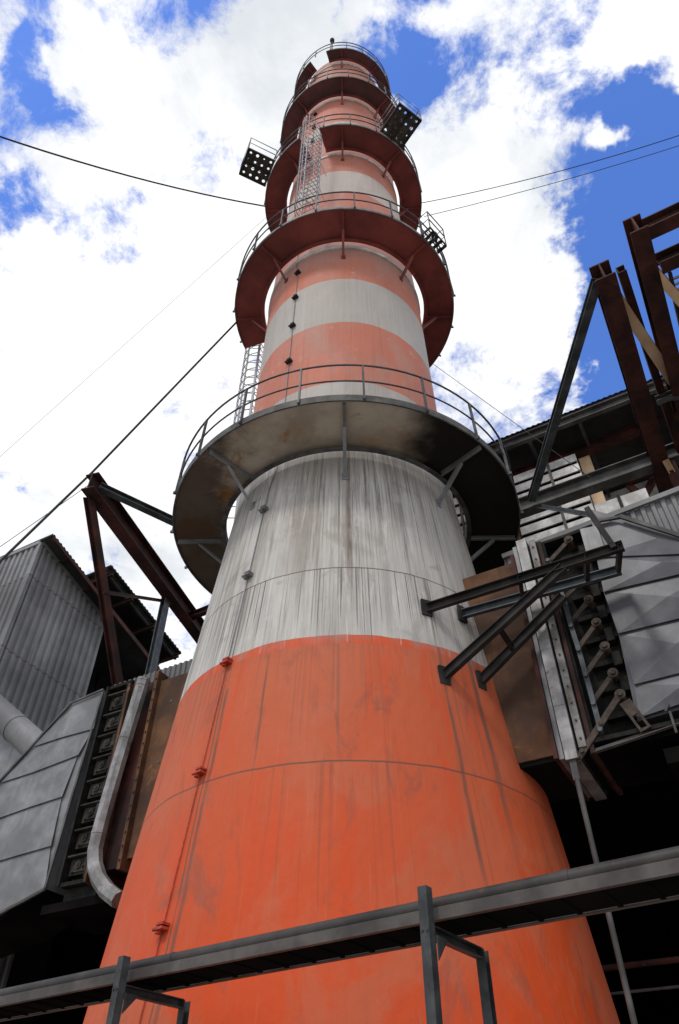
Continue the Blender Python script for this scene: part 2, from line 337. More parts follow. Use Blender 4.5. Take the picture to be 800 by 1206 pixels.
def spans(i):
    if i in (0, 3): return [(-180, 180, True)]
    if i == 1: return [(-110, 176, False)]
    g0, g1 = GAP3 if i == 2 else GAP5
    return [(g1, g0 + 360, False)]
for i, (z, r, _, _, th) in enumerate(GZ):
    ri = rc(z) + (.16 if i < 2 else .13)
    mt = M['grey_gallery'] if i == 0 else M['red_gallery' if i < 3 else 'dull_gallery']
    deck = MB(); rim = MB(); ring = MB()
    for a0, a1, cl in spans(i):
        seg = max(12, int((a1 - a0) / 3))
        deck.arc(AX, [(ri + .02, z + .03), (r - .02, z + .03), (r - .02, z + .055), (ri + .02, z + .055)], a0, a1, seg, cl)
        rim.arc(AX, [(r - .018, z - .005), (r + .012, z - .005), (r + .012, z + th), (r - .018, z + th)], a0, a1, seg, cl)
        ring.arc(AX, [(ri, z - .09), (ri + .016, z - .09), (ri + .016, z + .12), (ri, z + .12)], a0, a1, seg, cl)
        ring.arc(AX, [(ri + .017, z - .088), (ri + .1, z - .088), (ri + .1, z - .074), (ri + .017, z - .074)], a0, a1, seg, cl)
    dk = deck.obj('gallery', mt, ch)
    rim.obj('rim', M['grey_rim'] if i == 0 else M['red_gallery_rim'], dk)
    ring.obj('inner_ring', M['grey_rim'] if i == 0 else M['red_gallery'], dk)
    if i: lip = MB().arc(AX, [(rc(z) - .02, z - .2), (rc(z) + .035, z - .2), (rc(z) + .035, z - .06), (rc(z) - .02, z - .06)], -180, 180, 96, True)
    if i: lip.obj('stiffening_ring', M['grey_rim'] if i == 0 else M['louvre'], dk)
    for k in range(8):
        ph = 45 * k - 1
        if not any(a0 - 360 <= ph - 360 * j <= a1 for a0, a1, _ in spans(i) for j in (0, 1)): continue
        ok = any(a0 <= q <= a1 for a0, a1, _ in spans(i) for q in (ph, ph - 360, ph + 360))
        if not ok: continue
        bk = MB(); bk.bar(cylp(ph, ri + .1, z - .03), cylp(ph, r - .06, z - .03), .1, .055, Z, 'C', .01)
        bk.bar(cylp(ph, r - .55, z - .09), cylp(ph, rc(z - .75) + .01, z - .75), .07, .07, Z, 'L', .011)
        bk.wbox(cylp(ph, rc(z - .75) + .012, z - .76), (cylp(ph + 90, 1, 0) - cylp(ph + 90, 0, 0)) * .06, (cylp(ph, 1, 0) - cylp(ph, 0, 0)) * .012, Z * .09)
        bk.obj('bracket', M['clad'] if i == 0 else M['red_gallery'], dk)
    rl = MB()
    for a0, a1, cl in ([(GZ[i][2] if i < 2 else -180, 180 if i != 1 else 176, i != 1)]):
        seg = max(24, int((a1 - a0) / 3))
        for hz, rr in ((1.15, .022), (.62, .019)):
            pts = [cylp(a0 + (a1 - a0) * k / seg, r + .0, z + hz) for k in range(seg + (0 if cl else 1))]
            rl.tube(pts, rr, 6, cl)
        npost = 20
        for k in range(npost):
            ph = 4.6 + 18.3 * (k - 9)
            if a0 <= ph <= a1 and (i > 1 or ph < 172): rl.bar(cylp(ph, r + .03, z - .01), cylp(ph, r + .0, z + 1.15), .05, .035, cylp(ph, 1, 0) - cylp(ph, 0, 0), 'box')
            if a0 <= ph <= a1 and i < 2: rl.wbox(cylp(ph, r + .045, z + .02), (cylp(ph, 1, 0) - cylp(ph, 0, 0)) * .035, (cylp(ph + 90, 1, 0) - cylp(ph + 90, 0, 0)) * .02, Z * .03)
    rl.obj('railing', M['rail'], dk)

# floodlight platforms: perforated plates cantilevered off the galleries
def light_platform(ph, z, r0, out, wid):
    e = Vector((math.sin(R(ph)), -math.cos(R(ph)), 0)); s = Vector((math.cos(R(ph)), math.sin(R(ph)), 0)); c = Vector((AX.x, AX.y, z)) + e * r0
    n_ = 5; holes = []
    pl = MB(); cell_o, cell_w = out / 4, wid / 4; seg = 12
    for i in range(4):
        for j in range(4):
            o = c + e * (cell_o * (i + .5)) + s * (-wid / 2 + cell_w * (j + .5)); rad = (.062, .05, .03, .058, .045)[(i * 3 + j * 7 + i * j) % 5]
            hx, hy = cell_o / 2, cell_w / 2; sq = []; ci = []
            for k in range(seg):
                a = 2 * math.pi * (k + .5) / seg; x, y = math.cos(a), math.sin(a); q = max(abs(x), abs(y))
                sq.append(o + e * (x / q * hx) + s * (y / q * hy)); ci.append(o + e * x * rad + s * y * rad)
            for dz in (0, .02):
                pl.add([p + Z * dz for p in sq + ci], [(k, (k + 1) % seg, seg + (k + 1) % seg, seg + k) for k in range(seg)])
            pl.add([p for p in ci] + [p + Z * .02 for p in ci], [(k, (k + 1) % seg, seg + (k + 1) % seg, seg + k) for k in range(seg)])
    p = pl.obj('light_platform', M['lamp_plate'], ch)
    fr = MB()
    A, B, C_, D = c - s * wid / 2, c + e * out - s * wid / 2, c + e * out + s * wid / 2, c + s * wid / 2
    for q0, q1 in ((A, B), (B, C_), (C_, D)): fr.bar(q0 - Z * .03, q1 - Z * .03, .1, .03, Z, 'box')
    fr.bar(A.lerp(D, .5) - Z * .04, B.lerp(C_, .5) - Z * .04, .05, .03); fr.obj('platform_frame', M['dark_steel'], p)
    rl = MB()
    for h in (.55, 1.05):
        rl.tube([A + Z * h, B + Z * h, C_ + Z * h, D + Z * h], .018, 6)
    for q in (A, B, C_, D): rod(rl, q, q + Z * 1.05, .018, 6)
    rl.obj('platform_railing', M['rail'], p)
    lm = MB(); lm.tube([B.lerp(C_, .6) - e * .15 + Z * .02, B.lerp(C_, .6) - e * .15 + Z * .3], .05, 10); lm.tube([B.lerp(C_, .6) - e * .15 + Z * .3, B.lerp(C_, .6) - e * .15 + Z * .5], [.11, .08], 12)
    lm.obj('warning_lamp', M['rail'], p)
light_platform(-64.3, 30.03, 3.08, 1.06, 1.02)
light_platform(34.5, 30.03, 3.08, 1.15, 1.0)
light_platform(46, 21.98, 3.44, .32, .75)

# caged ladders
def caged_ladder(ph, z0, z1, off=.42, cage_from=2.0):
    e = Vector((math.sin(R(ph)), -math.cos(R(ph)), 0)); s = Vector((math.cos(R(ph)), math.sin(R(ph)), 0))
    base = lambda z: Vector((AX.x, AX.y, z)) + e * (max(rc(z), rc(z0)) + off)
    ld = MB()
    for q in (-.27, .27): ld.bar(base(z0) + s * q, base(z1) + s * q, .075, .03, e)
    k = z0 + .2
    while k < z1: rod(ld, base(k) - s * .25, base(k) + s * .25, .014, 6); k += .3
    k = z0 + 1
    while k < z1:
        for q in (-.27, .27): ld.bar(base(k) + s * q, base(k) + s * q - e * (off + .05), .05, .012, Z)
        k += 2.2
    l = ld.obj('ladder', M['ladder'], ch)
    cg = MB(); hp = []
    k = z0 + cage_from
    while k < z1 + .01:
        cg.tube([base(k) + s * (.27 * math.cos(math.pi * j / 10) * (1.25 if 0 < j < 10 else 1)) + e * .72 * math.sin(math.pi * j / 10) for j in range(11)], .014, 5); k += .42
    for j in (2, 4, 5, 6, 8):
        q = lambda zz: base(zz) + s * (.27 * 1.25 * math.cos(math.pi * j / 10)) + e * .72 * math.sin(math.pi * j / 10)
        cg.bar(q(z0 + cage_from), q(z1), .03, .008, e)
    cg.obj('cage', M['ladder'], l)
caged_ladder(-22, 22.02, 30.2, .5, .9)
caged_ladder(-116, 12.65, 23.0, .42, 2.2)
caged_ladder(-150, 30.1, 37.9, .4, 2.2)

# lightning conductor with its clamps
cd = MB(); cz = [1.2 + .6 * k for k in range(60)]
def cphi(z): return -39.8 + (z - 2) * .33 if z < 12 else -36.4 + (1.9 if z < 21.5 else 0)
cd.tube([cylp(cphi(z), rc(z) + .02, z) for z in cz if 7.7 < z < 36.5], .010, 6)
co = cd.obj('conductor_line', M['clad'], ch)
cd = MB(); cd.tube([cylp(cphi(z), rc(z) + .02, z) for z in cz if z < 7.9], .009, 6); c1_ = cd.obj('conductor_line', M['clamp_orange'], ch)
for z, cm in ((4.06, 'clamp_orange'), (5.97, 'clamp_orange'), (7.78, 'clamp_orange'), (9.61, 'clad'), (11.34, 'clad'), (16.49, 'dark_steel'), (18.13, 'dark_steel'), (19.59, 'dark_steel'), (20.99, 'dark_steel'), (34.01, 'dark_steel'), (35.75, 'dark_steel'), (32.4, 'dark_steel')):
    ph = cphi(z); e = Vector((math.sin(R(ph)), -math.cos(R(ph)), 0)); s = Vector((math.cos(R(ph)), math.sin(R(ph)), 0)); c = cylp(ph, rc(z), z)
    b_ = MB(); q_ = .74
    b_.wbox(c + (e * .07 + s * .06) * q_, s * .07 * q_, e * .08 * q_, Z * .015); b_.wbox(c + (e * .07 + s * .06 + Z * .06) * q_, s * .07 * q_, e * .08 * q_, Z * .014)
    b_.tube([c + (e * .07 - s * .03 - Z * .06) * q_, c + (e * .07 - s * .03 + Z * .1) * q_], .04, 10); b_.tube([c + (e * .12 - s * .1) * q_, c + (e * .12 + s * .02) * q_], .022, 8)
    b_.obj('clamp', M[cm], c1_ if z < 7.9 else co)
bc = MB(); pb = cylp(-12, 2.5, 42.7); rod(bc, pb, pb + Z * 1.55, .03); bc.tube([pb + Z * 1.55, pb + Z * 1.62, pb + Z * 1.8, pb + Z * 1.86], [.06, .12, .12, .05], 10)
bc.obj('beacon', M['dark_steel'], ch)

# ------------------------------------------------------------------ flue ducts
W = .712                                              # half depth of the ducts
def fpt(x, y, b=W): P = onb(x, y, b); return P
def cross_panel(mb, poly, lift=.035, thick=.012):
    """cross-broken sheet: a polygon folded to a raised centre, with a turned edge"""
    n = len(poly); c = sum(poly, Vector()) / n
    mb.add(poly + [c + N * lift], [(i, (i + 1) % n, n) for i in range(n)])
    mb.add(poly + [p - N * thick for p in poly], [(i, i + n, (i + 1) % n + n, (i + 1) % n) for i in range(n)])
    mb.add([p - N * thick for p in poly], [tuple(range(n))])

# right duct
rd = thing('flue_duct', 'rusty flue duct right of the chimney with damper levers and dark grey cladding', 'flue duct', L(4, 0, 0), 'flue ducts beside the chimney')
d = MB(); d.lbox(1.2, 3.66, -W, W, 6.32, 9.83); d.obj('duct_plate', M['rust'], rd)
d = MB(); d.lbox(3.66, 3.72, -W - .1, W + .1, 6.22, 9.93); d.lbox(4.16, 4.22, -W - .1, W + .06, 6.2, 10.05); d.obj('flange', M['rust_beam'], rd)
d = MB(); d.lbox(3.722, 3.79, -W, W + .04, 6.22, 10.12); d.obj('joint_edge', M['clad'], rd)
d = MB(); d.lbox(3.82, 3.99, -W, W + .14, 6.15, 10.15)
for zq in (6.95, 7.9, 8.9): d.lbox(3.822, 3.988, W + .14, W + .146, zq, zq + .5)
ej = d.obj('expansion_joint', M['silver'], rd, bevel=.02)
d = MB(); d.lbox(4.025, 4.13, -W, W + .1, 6.3, 10.1); je = d.obj('joint_edge', M['louvre_dirty'], rd)
d = MB(); d.lbox(3.79, 3.82, -W, W - .03, 6.2, 10.1); d.lbox(3.99, 4.025, -W, W - .03, 6.2, 10.1); d.lbox(4.13, 4.16, -W, W, 6.2, 10.1); d.obj('joint_gap', M['black_part'], rd)
d = MB()
for k in range(14):
    P = L(4.08, W + .1, 6.42 + k * .27); d.tube([P, P + N * .02], .014, 6)
d.obj('bolt_row', M['arm'], je)
# damper: a black recess full of shaft ends, levers and the link rod
d = MB(); d.lbox(4.22, 5.02, -W, W - .25, 6.4, 10.05); d.obj('damper_box', M['black_part'], rd)
fm = MB(); fm.lbox(4.22, 4.26, W - .25, W + .02, 6.4, 10.05); fm.lbox(4.26, 5.02, W - .25, W + .02, 10.0, 10.05); fm.lbox(4.2, 5.6, -W, W + .06, 6.34, 6.4)
for k in range(8):
    zc = 6.75 + k * .42; fm.lbox(4.45, 4.95, W - .249, W - .12, zc - .05, zc + .03); fm.lbox(4.78, 4.9, W - .25, W - .06, zc - .13, zc + .09)
dm = fm.obj('damper_frame', M['black_part'], rd)
piv = [(731.6, 819.5), (723, 794.5), (713.5, 763), (703.6, 735), (694.6, 708), (686.5, 684), (679, 661), (670.8, 637.5)]
arm = [None, (699, 826), (690, 794), (681.5, 763), (672.5, 733), (664, 706), (657, 683), (647.5, 661)]
for q, (p, a) in enumerate(zip(piv, arm)):
    P = fpt(*p, W + .02); am = MB()
    am.tube([P - N * .2, P + N * .05], .055, 12); am.tube([P + N * .05, P + N * .065], .075, 14); am.tube([P + N * .065, P + N * .1], .04, 8)
    if a:
        Q = fpt(*a, W + .03); am.bar(P + N * .03, Q, .03, .07, N); am.tube([Q - N * .02, Q + N * .045], .035, 8)
    else:
        Q = fpt(679, 897, W + .06); am.bar(P + N * .05, Q, .03, .085, N)
        for fr in (.45, .86, .95): X = P.lerp(Q, fr); am.tube([X, X + N * .07], .03, 8)
        S0 = fpt(736, 826, W + .1); S1 = fpt(748, 842, W + .1); am.bar(S0, S1, .02, .16, N)
        s_ = (S1 - S0).normalized(); sd = s_.cross(N).normalized(); S2 = fpt(760, 858, W + .1)
        for o in (-.06, .06): am.bar(S1 + sd * o, S2 + sd * o, .02, .035, N)
        am.bar(S2 - sd * .08, S2 + sd * .08, .02, .03, N)
    am.obj('damper_lever', M['arm'], dm)
lk = MB(); K = [fpt(x, y, W + .075) for x, y in ((646, 661), (657, 684), (666, 712), (673, 738), (682, 766), (690.5, 796), (699.5, 829), (707.5, 860))]
for p, q in zip(K, K[1:]): lk.bar(p, q, .02, .07, N)
for p in K: lk.tube([p - N * .03, p + N * .05], .034, 8)
lk.obj('link_bar', M['blue_grey'], dm)
cr = MB(); P0 = fpt(675.5, 900, W + .09); P1 = Vector((P0.x + .0, P0.y, 0.9))
cr.bar(P0 + Z * .05, P0 - Z * .22, .03, .09, N); cr.tube([P0 - Z * .2, P1], .035, 10); cr.obj('control_rod', M['grey_beam'], dm)
# grey cladding of the right transition, panel by panel
clr = MB(); poly = [fpt(*p, W - .05) for p in ((697, 600), (730, 609), (800, 632), (880, 655), (880, 812), (751, 850))]; clr.prism(poly, N * -(2 * W - .1))
cl = clr.obj('cladding', M['clad_dark'], rd)
seams = [((696, 607), (733, 609), (800, 631), (870, 652)), ((702.5, 656), (740, 648), (800, 635.5), (870, 650)), ((711, 697), (755, 688), (800, 677), (870, 660)), ((728, 746), (765, 737), (800, 728), (870, 711)), ((747, 806), (775, 800), (800, 793), (870, 775)), ((753, 845), (775, 837), (800, 828), (870, 806))]
for s0, s1 in zip(seams, seams[1:]):
    a, b_, c, d = fpt(*s0[0], W - .03), fpt(*s0[-1], W - .03), fpt(*s1[-1], W + .01), fpt(*s1[0], W + .01)
    m1, m2 = a.lerp(b_, .34), d.lerp(c, .62); q1 = m1.lerp(m2, .5) + N * .05
    pm = MB(); pm.add([a, b_, c, d, m1 + N * .004, q1, m2 + N * .006], [(0, 4, 5), (0, 5, 3), (3, 5, 6), (4, 1, 5), (5, 1, 2), (5, 2, 6)])
    ed = [a, m1, b_, c, m2, d]; pm.add(ed + [p - N * .02 for p in ed], [(i, i + 6, (i + 1) % 6 + 6, (i + 1) % 6) for i in range(6)]); pm.obj('cladding_panel', M['clad_dark'], cl)
for q in ((fpt(700, 884, W + .05), fpt(870, 826, W + .05), .07, .07, Z, 'L', .01), (fpt(702, 614, W + .05), fpt(731, 609, W + .05), .05, .05), (fpt(729, 607, W + .06), fpt(870, 652, W + .06), .09, .05, Z, 'L', .012)):
    MB().bar(*q).obj('edge_trim', M['grey_beam'], cl)
tr = MB(); tr.bar(fpt(789, 838, W + .1), fpt(797, 863, W + .1), .03, .03); tr.bar(fpt(784, 838, W + .03), fpt(787, 829, W + .03), .03, .03)
tr.obj('drain_stub', M['grey_beam'], cl)
bx = MB(); bp = [fpt(*p, W + .08) for p in ((683, 623), (703, 619), (712, 645), (691, 652))]; bx.prism(bp, N * -.25); bx.obj('junction_cover', M['clad'], rd)

d = MB(); d.lbox(1.2, 5.6, -W + .02, W - .03, 6.25, 6.31); d.lbox(5.05, 10, -W, W - .06, 5.9, 6.1); d.obj('bottom_shade_plate', M['shade_black'], rd)  # added black plates: shade under the right duct painted in
# left duct
lw = W
ld_ = thing('flue_duct', 'flue duct on the left of the chimney with silver downpipe and pale stained cladding', 'flue duct', L(-4.5, 0, 0), 'flue ducts beside the chimney')
d = MB(); d.lbox(-4.05, -1.2, -W, W, 6.2, 9.75); d.obj('duct_plate', M['rust'], ld_)
d = MB(); d.lbox(-4.13, -4.055, -W - .1, W + .12, 6.0, 9.95); d.lbox(-4.16, -4.13, -W, W + .03, 6.1, 9.85); d.lbox(-4.72, -4.66, -W - .1, W + .1, 5.9, 9.9); d.lbox(-4.85, -4.79, -W - .1, W + .14, 5.9, 9.85); d.obj('flange', M['rust'], ld_)
d = MB(); d.lbox(-4.66, -4.16, -W + .02, W - .06, 6.1, 9.85); d.obj('joint_plate', M['rust_beam'], ld_)
d = MB()
for k in range(16):
    P = L(-4.09, W + .12, 6.15 + k * .24); d.tube([P, P + N * .025], .018, 6)
d.obj('bolt_row', M['arm'], ld_)
d = MB()
for k in range(7):
    P = L(-3.75 + (k * 37 % 11) * .04, W, 6.6 + k * .43); d.tube([P, P + N * .012], .03, 8)
d.obj('rivet_row', M['blue_grey'], ld_)
# silver half-square downpipe
pp = [fpt(x, y, W + .18) for x, y in ((170, 800), (168, 806), (149, 868), (127, 943), (117, 980), (112, 1002), (112, 1020), (117, 1036), (126, 1049), (140, 1060))]
pp.insert(0, pp[0] - N * .3)
dp = MB()
def sq(mb, pts, w):
    vs = []; n = len(pts)
    for i, p in enumerate(pts):
        dd = (pts[min(i + 1, n - 1)] - pts[max(i - 1, 0)]).normalized(); x = dd.cross(N)
        x = x.normalized() if x.length > .2 else U; y = x.cross(dd).normalized()
        c_ = w * .42
        for q in ((-w, -c_), (-c_, -w), (c_, -w), (w, -c_), (w, c_), (c_, w), (-c_, w), (-w, c_)): vs.append(p + x * q[0] + y * q[1])
    mb.add(vs, [(i * 8 + k, i * 8 + (k + 1) % 8, (i + 1) * 8 + (k + 1) % 8, (i + 1) * 8 + k) for i in range(n - 1) for k in range(8)])
    mb.add(vs[:8], [tuple(range(8))]); mb.add(vs[-8:], [tuple(range(8))])
sq(dp, pp[1:], .13)
dpo = dp.obj('downpipe', M['silver'], ld_)
for k in (1, 2, 3, 5): 
    d = MB()
    p = pp[k]; q = (pp[k + 1] - p).normalized(); sq(d, [p + q * .02, p + q * .05], .138); d.obj('pipe_joint', M['silver'], dpo)
d = MB(); d.lbox(-5.55, -4.85, -W, W - .2, 6.0, 9.95); d.obj('damper_box', M['black_part'], ld_)
fm = MB(); fm.lbox(-5.56, -5.5, W - .2, W + .08, 5.95, 10.0); fm.lbox(-5.5, -4.85, W - .2, W + .05, 5.93, 6.0); fm.lbox(-5.5, -4.85, W - .2, W + .05, 9.93, 10.0)
fm.lbox(-4.93, -4.86, W - .2, W + .1, 6.0, 9.93); fm.lbox(-5.5, -4.72, -W, W - .1, 5.72, 5.93)
dm = fm.obj('damper_frame', M['black_part'], ld_)
for k in range(8):
    zc = 6.3 + k * .475; b_ = MB()
    b_.lbox(-5.47, -4.95, W - .2, W - .06, zc - .16, zc + .13); b_.lbox(-5.4, -5.08, W - .06, W - .03, zc - .12, zc + .1); b_.lbox(-5.47, -4.95, W - .2, W + .06, zc + .13, zc + .16)
    P = L(-5.24, W - .03, zc); b_.tube([P, P + N * .03], .075, 14); b_.tube([P + N * .03, P + N * .05], .035, 8)
    for o in (-.12, .12): P = L(-5.24 + o, W - .03, zc - .08 + o * .3); b_.tube([P, P + N * .03], .02, 6)
    P = L(-5.02, W - .06, zc); b_.lbox(-5.04, -4.97, W - .06, W + .02 + .02 * (k % 3), zc - .15, zc + .1)
    b_.obj('shaft_bearing', M['olive'], dm)
clp = [(122, 813), (83, 829), (0, 921), (-70, 998), (-70, 1108), (0, 1079), (28, 1060), (53, 1046)]
clr = MB(); clr.prism([fpt(*p, W - .05) for p in clp], N * -(2 * W - .1)); cl = clr.obj('cladding', M['clad'], ld_)
bp_ = [fpt(53, 1046, W - .06), fpt(28, 1060, W - .06), fpt(0, 1079, W - .06), fpt(-70, 1108, W - .06)]
d = MB(); d.prism([p - Z * .005 for p in bp_] + [p - Z * .1 for p in bp_[::-1]], N * -(2 * W - .12)); d.lbox(-5.9, -1.2, -W - .05, W - .02, 5.55, 5.7); d.obj('bottom_shade_plate', M['shade_black'], ld_)  # black slabs laid below the left duct to paint its underside shade
rows = [((122, 814), (83, 829.5), (60, 855)), ((110, 858), (70, 869), (37, 880)), ((92, 889), (40, 909), (0, 922)), ((73, 938), (36, 950), (-20, 970)), ((60, 996), (25, 1006), (-30, 1022)), ((53, 1045), (28, 1059), (-30, 1090))]
for s0, s1 in zip(rows, rows[1:]):
    for j in range(2):
        pm = MB(); cross_panel(pm, [fpt(*s0[j], W - .03), fpt(*s0[j + 1], W - .03), fpt(*s1[j + 1], W + .01), fpt(*s1[j], W + .01)], .035); pm.obj('cladding_panel', M['clad'], cl)
for q in ((fpt(84, 828, W + .02), fpt(-60, 986, W + .02), .05, .05), (fpt(122, 812, W + .02), fpt(84, 828, W + .02), .04, .04), (fpt(53, 1047, W + .02), fpt(28, 1061, W + .02), .05, .04), (fpt(28, 1061, W + .02), fpt(-60, 1106, W + .02), .05, .04), (fpt(122, 813, W), fpt(53, 1046, W), .03, .05, N)):
    MB().bar(*q).obj('edge_trim', M['grey_beam'], cl)
tp = MB(); tp.corr(L(-5.7, .5, 10.22), L(-2.2, .5, 10.22), Z * -.5, Z * -.5, .14, .03, N); 
tag(tp.obj('corrugated_strip', M['corr']), 'narrow grey corrugated strip along the top of the left rusty duct', 'corrugated sheet')

# ------------------------------------------------------------------ channel bracket on the right flank
def cone_hit(x, y):
    d = ray(x, y).normalized(); t_ = 4.0
    while t_ < 40:
        P = CAM + d * t_
        if math.hypot(P.x - AX.x, P.y - AX.y) < rc(P.z): return P
        t_ += .004
br = thing('steel_bracket', 'black bracket of channel beams and knee braces bolted to the right side of the chimney', 'bracket', cone_hit(522, 795))
b1 = cone_hit(503, 725); bpl = (b1 - AX).dot(N); b1e = onb(731, 634, bpl); b1e.z = b1.z = (b1.z + b1e.z) / 2
b2 = cone_hit(523, 796); b2e = onb(664, 668, bpl)
b4 = cone_hit(547, 745); b4e = onb(731, 671, bpl - .75); b4 = onb(545, 748, bpl - .75) if b4 is None else b4; b4.z = b4e.z
b3 = cone_hit(566, 802); b3e = onb(664, 702, bpl - .75)
for p, q, m_ in ((b1, b1e, 'dark_steel'), (b4, b4e, 'blue_grey')):
    MB().bar(p, q, .16, .08, Z, 'C', .012).obj('channel_beam', M[m_], br)
for p, q in ((b2, b2e), (b3, b3e)): MB().bar(p, q, .14, .1, Z, 'I', .012).obj('knee_brace', M['dark_steel'], br)
for fr, fr2 in ((.985, .985), (.83, .80), (.5, .4)):
    MB().bar(b1.lerp(b1e, fr), b4.lerp(b4e, fr2), .12, .06, Z, 'C', .012).obj('cross_member', M['dark_steel'], br)
MB().bar(b2.lerp(b2e, .45), b3.lerp(b3e, .38), .1, .06, Z, 'C', .012).obj('cross_member', M['dark_steel'], br)
MB().bar(b1e.lerp(b1, .04) + Z * .0, b1e.lerp(b1, .1) + Z * .9, .08, .08, U, 'L', .012).obj('hanger', M['dark_steel'], br)
for p in (b1, b2, b3, b4):
    e = Vector((p.x - AX.x, p.y - AX.y, 0)).normalized(); MB().wbox(p + e * .01, e.cross(Z) * .09, e * .02, Z * .15).obj('foot_plate', M['dark_steel'], br)

# ------------------------------------------------------------------ cantilever frames (all in the plane z = 14)
ZF = 14.0
fl = thing('cantilever_frame', 'rusty cantilever steel frame standing on the left duct, with a pointed end against white cloud', 'steel frame', L(-4.6, -1, 9.9), 'cantilever frames over the ducts')
A0, A1 = onz(106, 566, ZF), onz(252, 766, ZF)
MB().bar(A0, A1, .5, .34, Z, 'I', .03).obj('main_beam', M['rust_beam'], fl)
MB().bar(onz(117, 573, ZF), onz(226, 624, ZF), .16, .18, Z, 'I', .02).obj('diagonal_brace', M['blue_grey'], fl)
p1 = L(-5.0, .3, 9.95); p1 = onb(140, 812, .2)
MB().bar(onz(107, 578, ZF) - Z * .2, p1, .17, .2, U, 'I', .02).obj('strut', M['rust_beam'], fl)
T1 = onz(197, 698, ZF); p2 = onb(176, 800, -.4)
MB().bar(T1 - Z * .2, p2, .16, .2, U, 'I', .02).obj('strut', M['blue_grey'], fl)
q1 = onp(128, 718, (A0 + p1) / 2, N)
d0 = (A0 - Z * .2).lerp(p1, .52)
MB().bar(d0, T1 - Z * .28, .09, .09, Z, 'L', .012).obj('tie', M['rust_beam'], fl)
MB().bar(onz(214, 730, ZF), onz(250, 716, ZF), .2, .16, Z, 'I', .02).obj('cross_beam', M['rust_beam'], fl)

fr_ = thing('cantilever_frame', 'rusty cantilever steel frame on the right with a tan brace against blue sky', 'steel frame', L(6, -2.5, 0), 'cantilever frames over the ducts')
A0, A1 = onz(709, 318, ZF), onz(792, 596, ZF)
MB().bar(A0, A1, .5, .36, Z, 'I', .03).obj('main_beam', M['rust_beam'], fr_)
B0 = A0 + U * .32 + (A1 - A0) * .03; B1 = A1 + U * .55
MB().bar(B0 + Z * .1, B1 + Z * .1, .2, .15, Z, 'C', .02).obj('side_channel', M['rust_beam'], fr_)
MB().bar(onz(703, 330, ZF), onz(626, 588, ZF) - Z * .0, .16, .17, Z, 'I', .022).obj('diagonal_brace', M['blue_grey'], fr_)
MB().bar(onz(716, 334, ZF), onz(792, 448, ZF), .17, .2, Z, 'I', .022).obj('diagonal_brace', M['tan'], fr_)
# girder that carries it, along U
g0, g1 = onz(590, 607, ZF), onz(900, 524, ZF); g0 = L(abz(onz(625, 596, ZF))[0] - 1.6, abz(onz(625, 596, ZF))[1], ZF + .04); g1 = L(9.5, abz(g0)[1], ZF + .04)
MB().bar(g0, g1, .42, .3, Z, 'I', .025).obj('carrying_girder', M['grey_beam'], fr_)
for aa, zz_ in ((3.2, 0), (6.9, 0)):
    P = L(aa, abz(g0)[1] - .02, ZF - .175); MB().bar(P, Vector((P.x, P.y, 9.0)), .24, .24, N, 'I', .02).obj('column', M['rust_beam'], fr_)
for off in (.1, .55):
    P = A0.lerp(A1, .72) + U * off; Q = A0.lerp(A1, 1.0) + U * (off + .35) - Z * 2.2
    MB().bar(P - Z * .3, Q, .13, .14, U, 'I', .018).obj('strut', M['tan'], fr_)
MB().bar(onb(636, 596, -2.0), onb(728, 612, .6), .09, .1, Z, 'L', .014).obj('lower_brace', M['blue_grey'], fr_)

# platform framing at the right edge
pf = thing('platform_framing', 'dark rusty platform framing with grating at the far right against blue sky', 'steel frame', L(6.5, 3, 14))
X0, X1 = onz(748, 263, ZF), onz(806, 490, ZF)
MB().bar(X0, X1, .5, .3, Z, 'I', .03).obj('edge_beam', M['rust_beam'], pf)
for x, y in ((760, 271), (776, 311)):
    P = onz(x, y, ZF); MB().bar(P, P + U * 4, .34, .26, Z, 'I', .025).obj('cross_beam', M['rust_beam'], pf)
P = onz(762, 309, ZF - .1); Q = onz(830, 386, ZF - .1); MB().bar(P, Q, .3, .16, Z, 'I', .02).obj('diagonal_brace', M['tan'], pf)
gt = MB()
for k in range(26):
    P = onz(778, 335, ZF) + (X1 - X0).normalized() * (.13 * k) + U * .2; gt.bar(P, P + U * 1.6, .06, .02, Z)
for o in (.15, 1.8): P = onz(778, 335, ZF) + U * o; gt.bar(P, P + (X1 - X0).normalized() * 3.4, .08, .02, Z)
gt.obj('grating', M['grey_beam'], pf)
P = onz(773, 472, ZF - .15); MB().bar(P, P + U * 4, .16, .14, Z, 'C', .02).obj('cross_beam', M['grey_beam'], pf)
MB().bar(P + U * .1, P + U * 1.4 - Z * .5, .1, .1, Z, 'L', .015).obj('knee_brace', M['grey_beam'], pf)
P = onz(787, 318, ZF); MB().bar(P - Z * .1, P - Z * .1 + (X1 - X0).normalized() * 1.6, .06, .06).obj('tie', M['dark_steel'], pf)

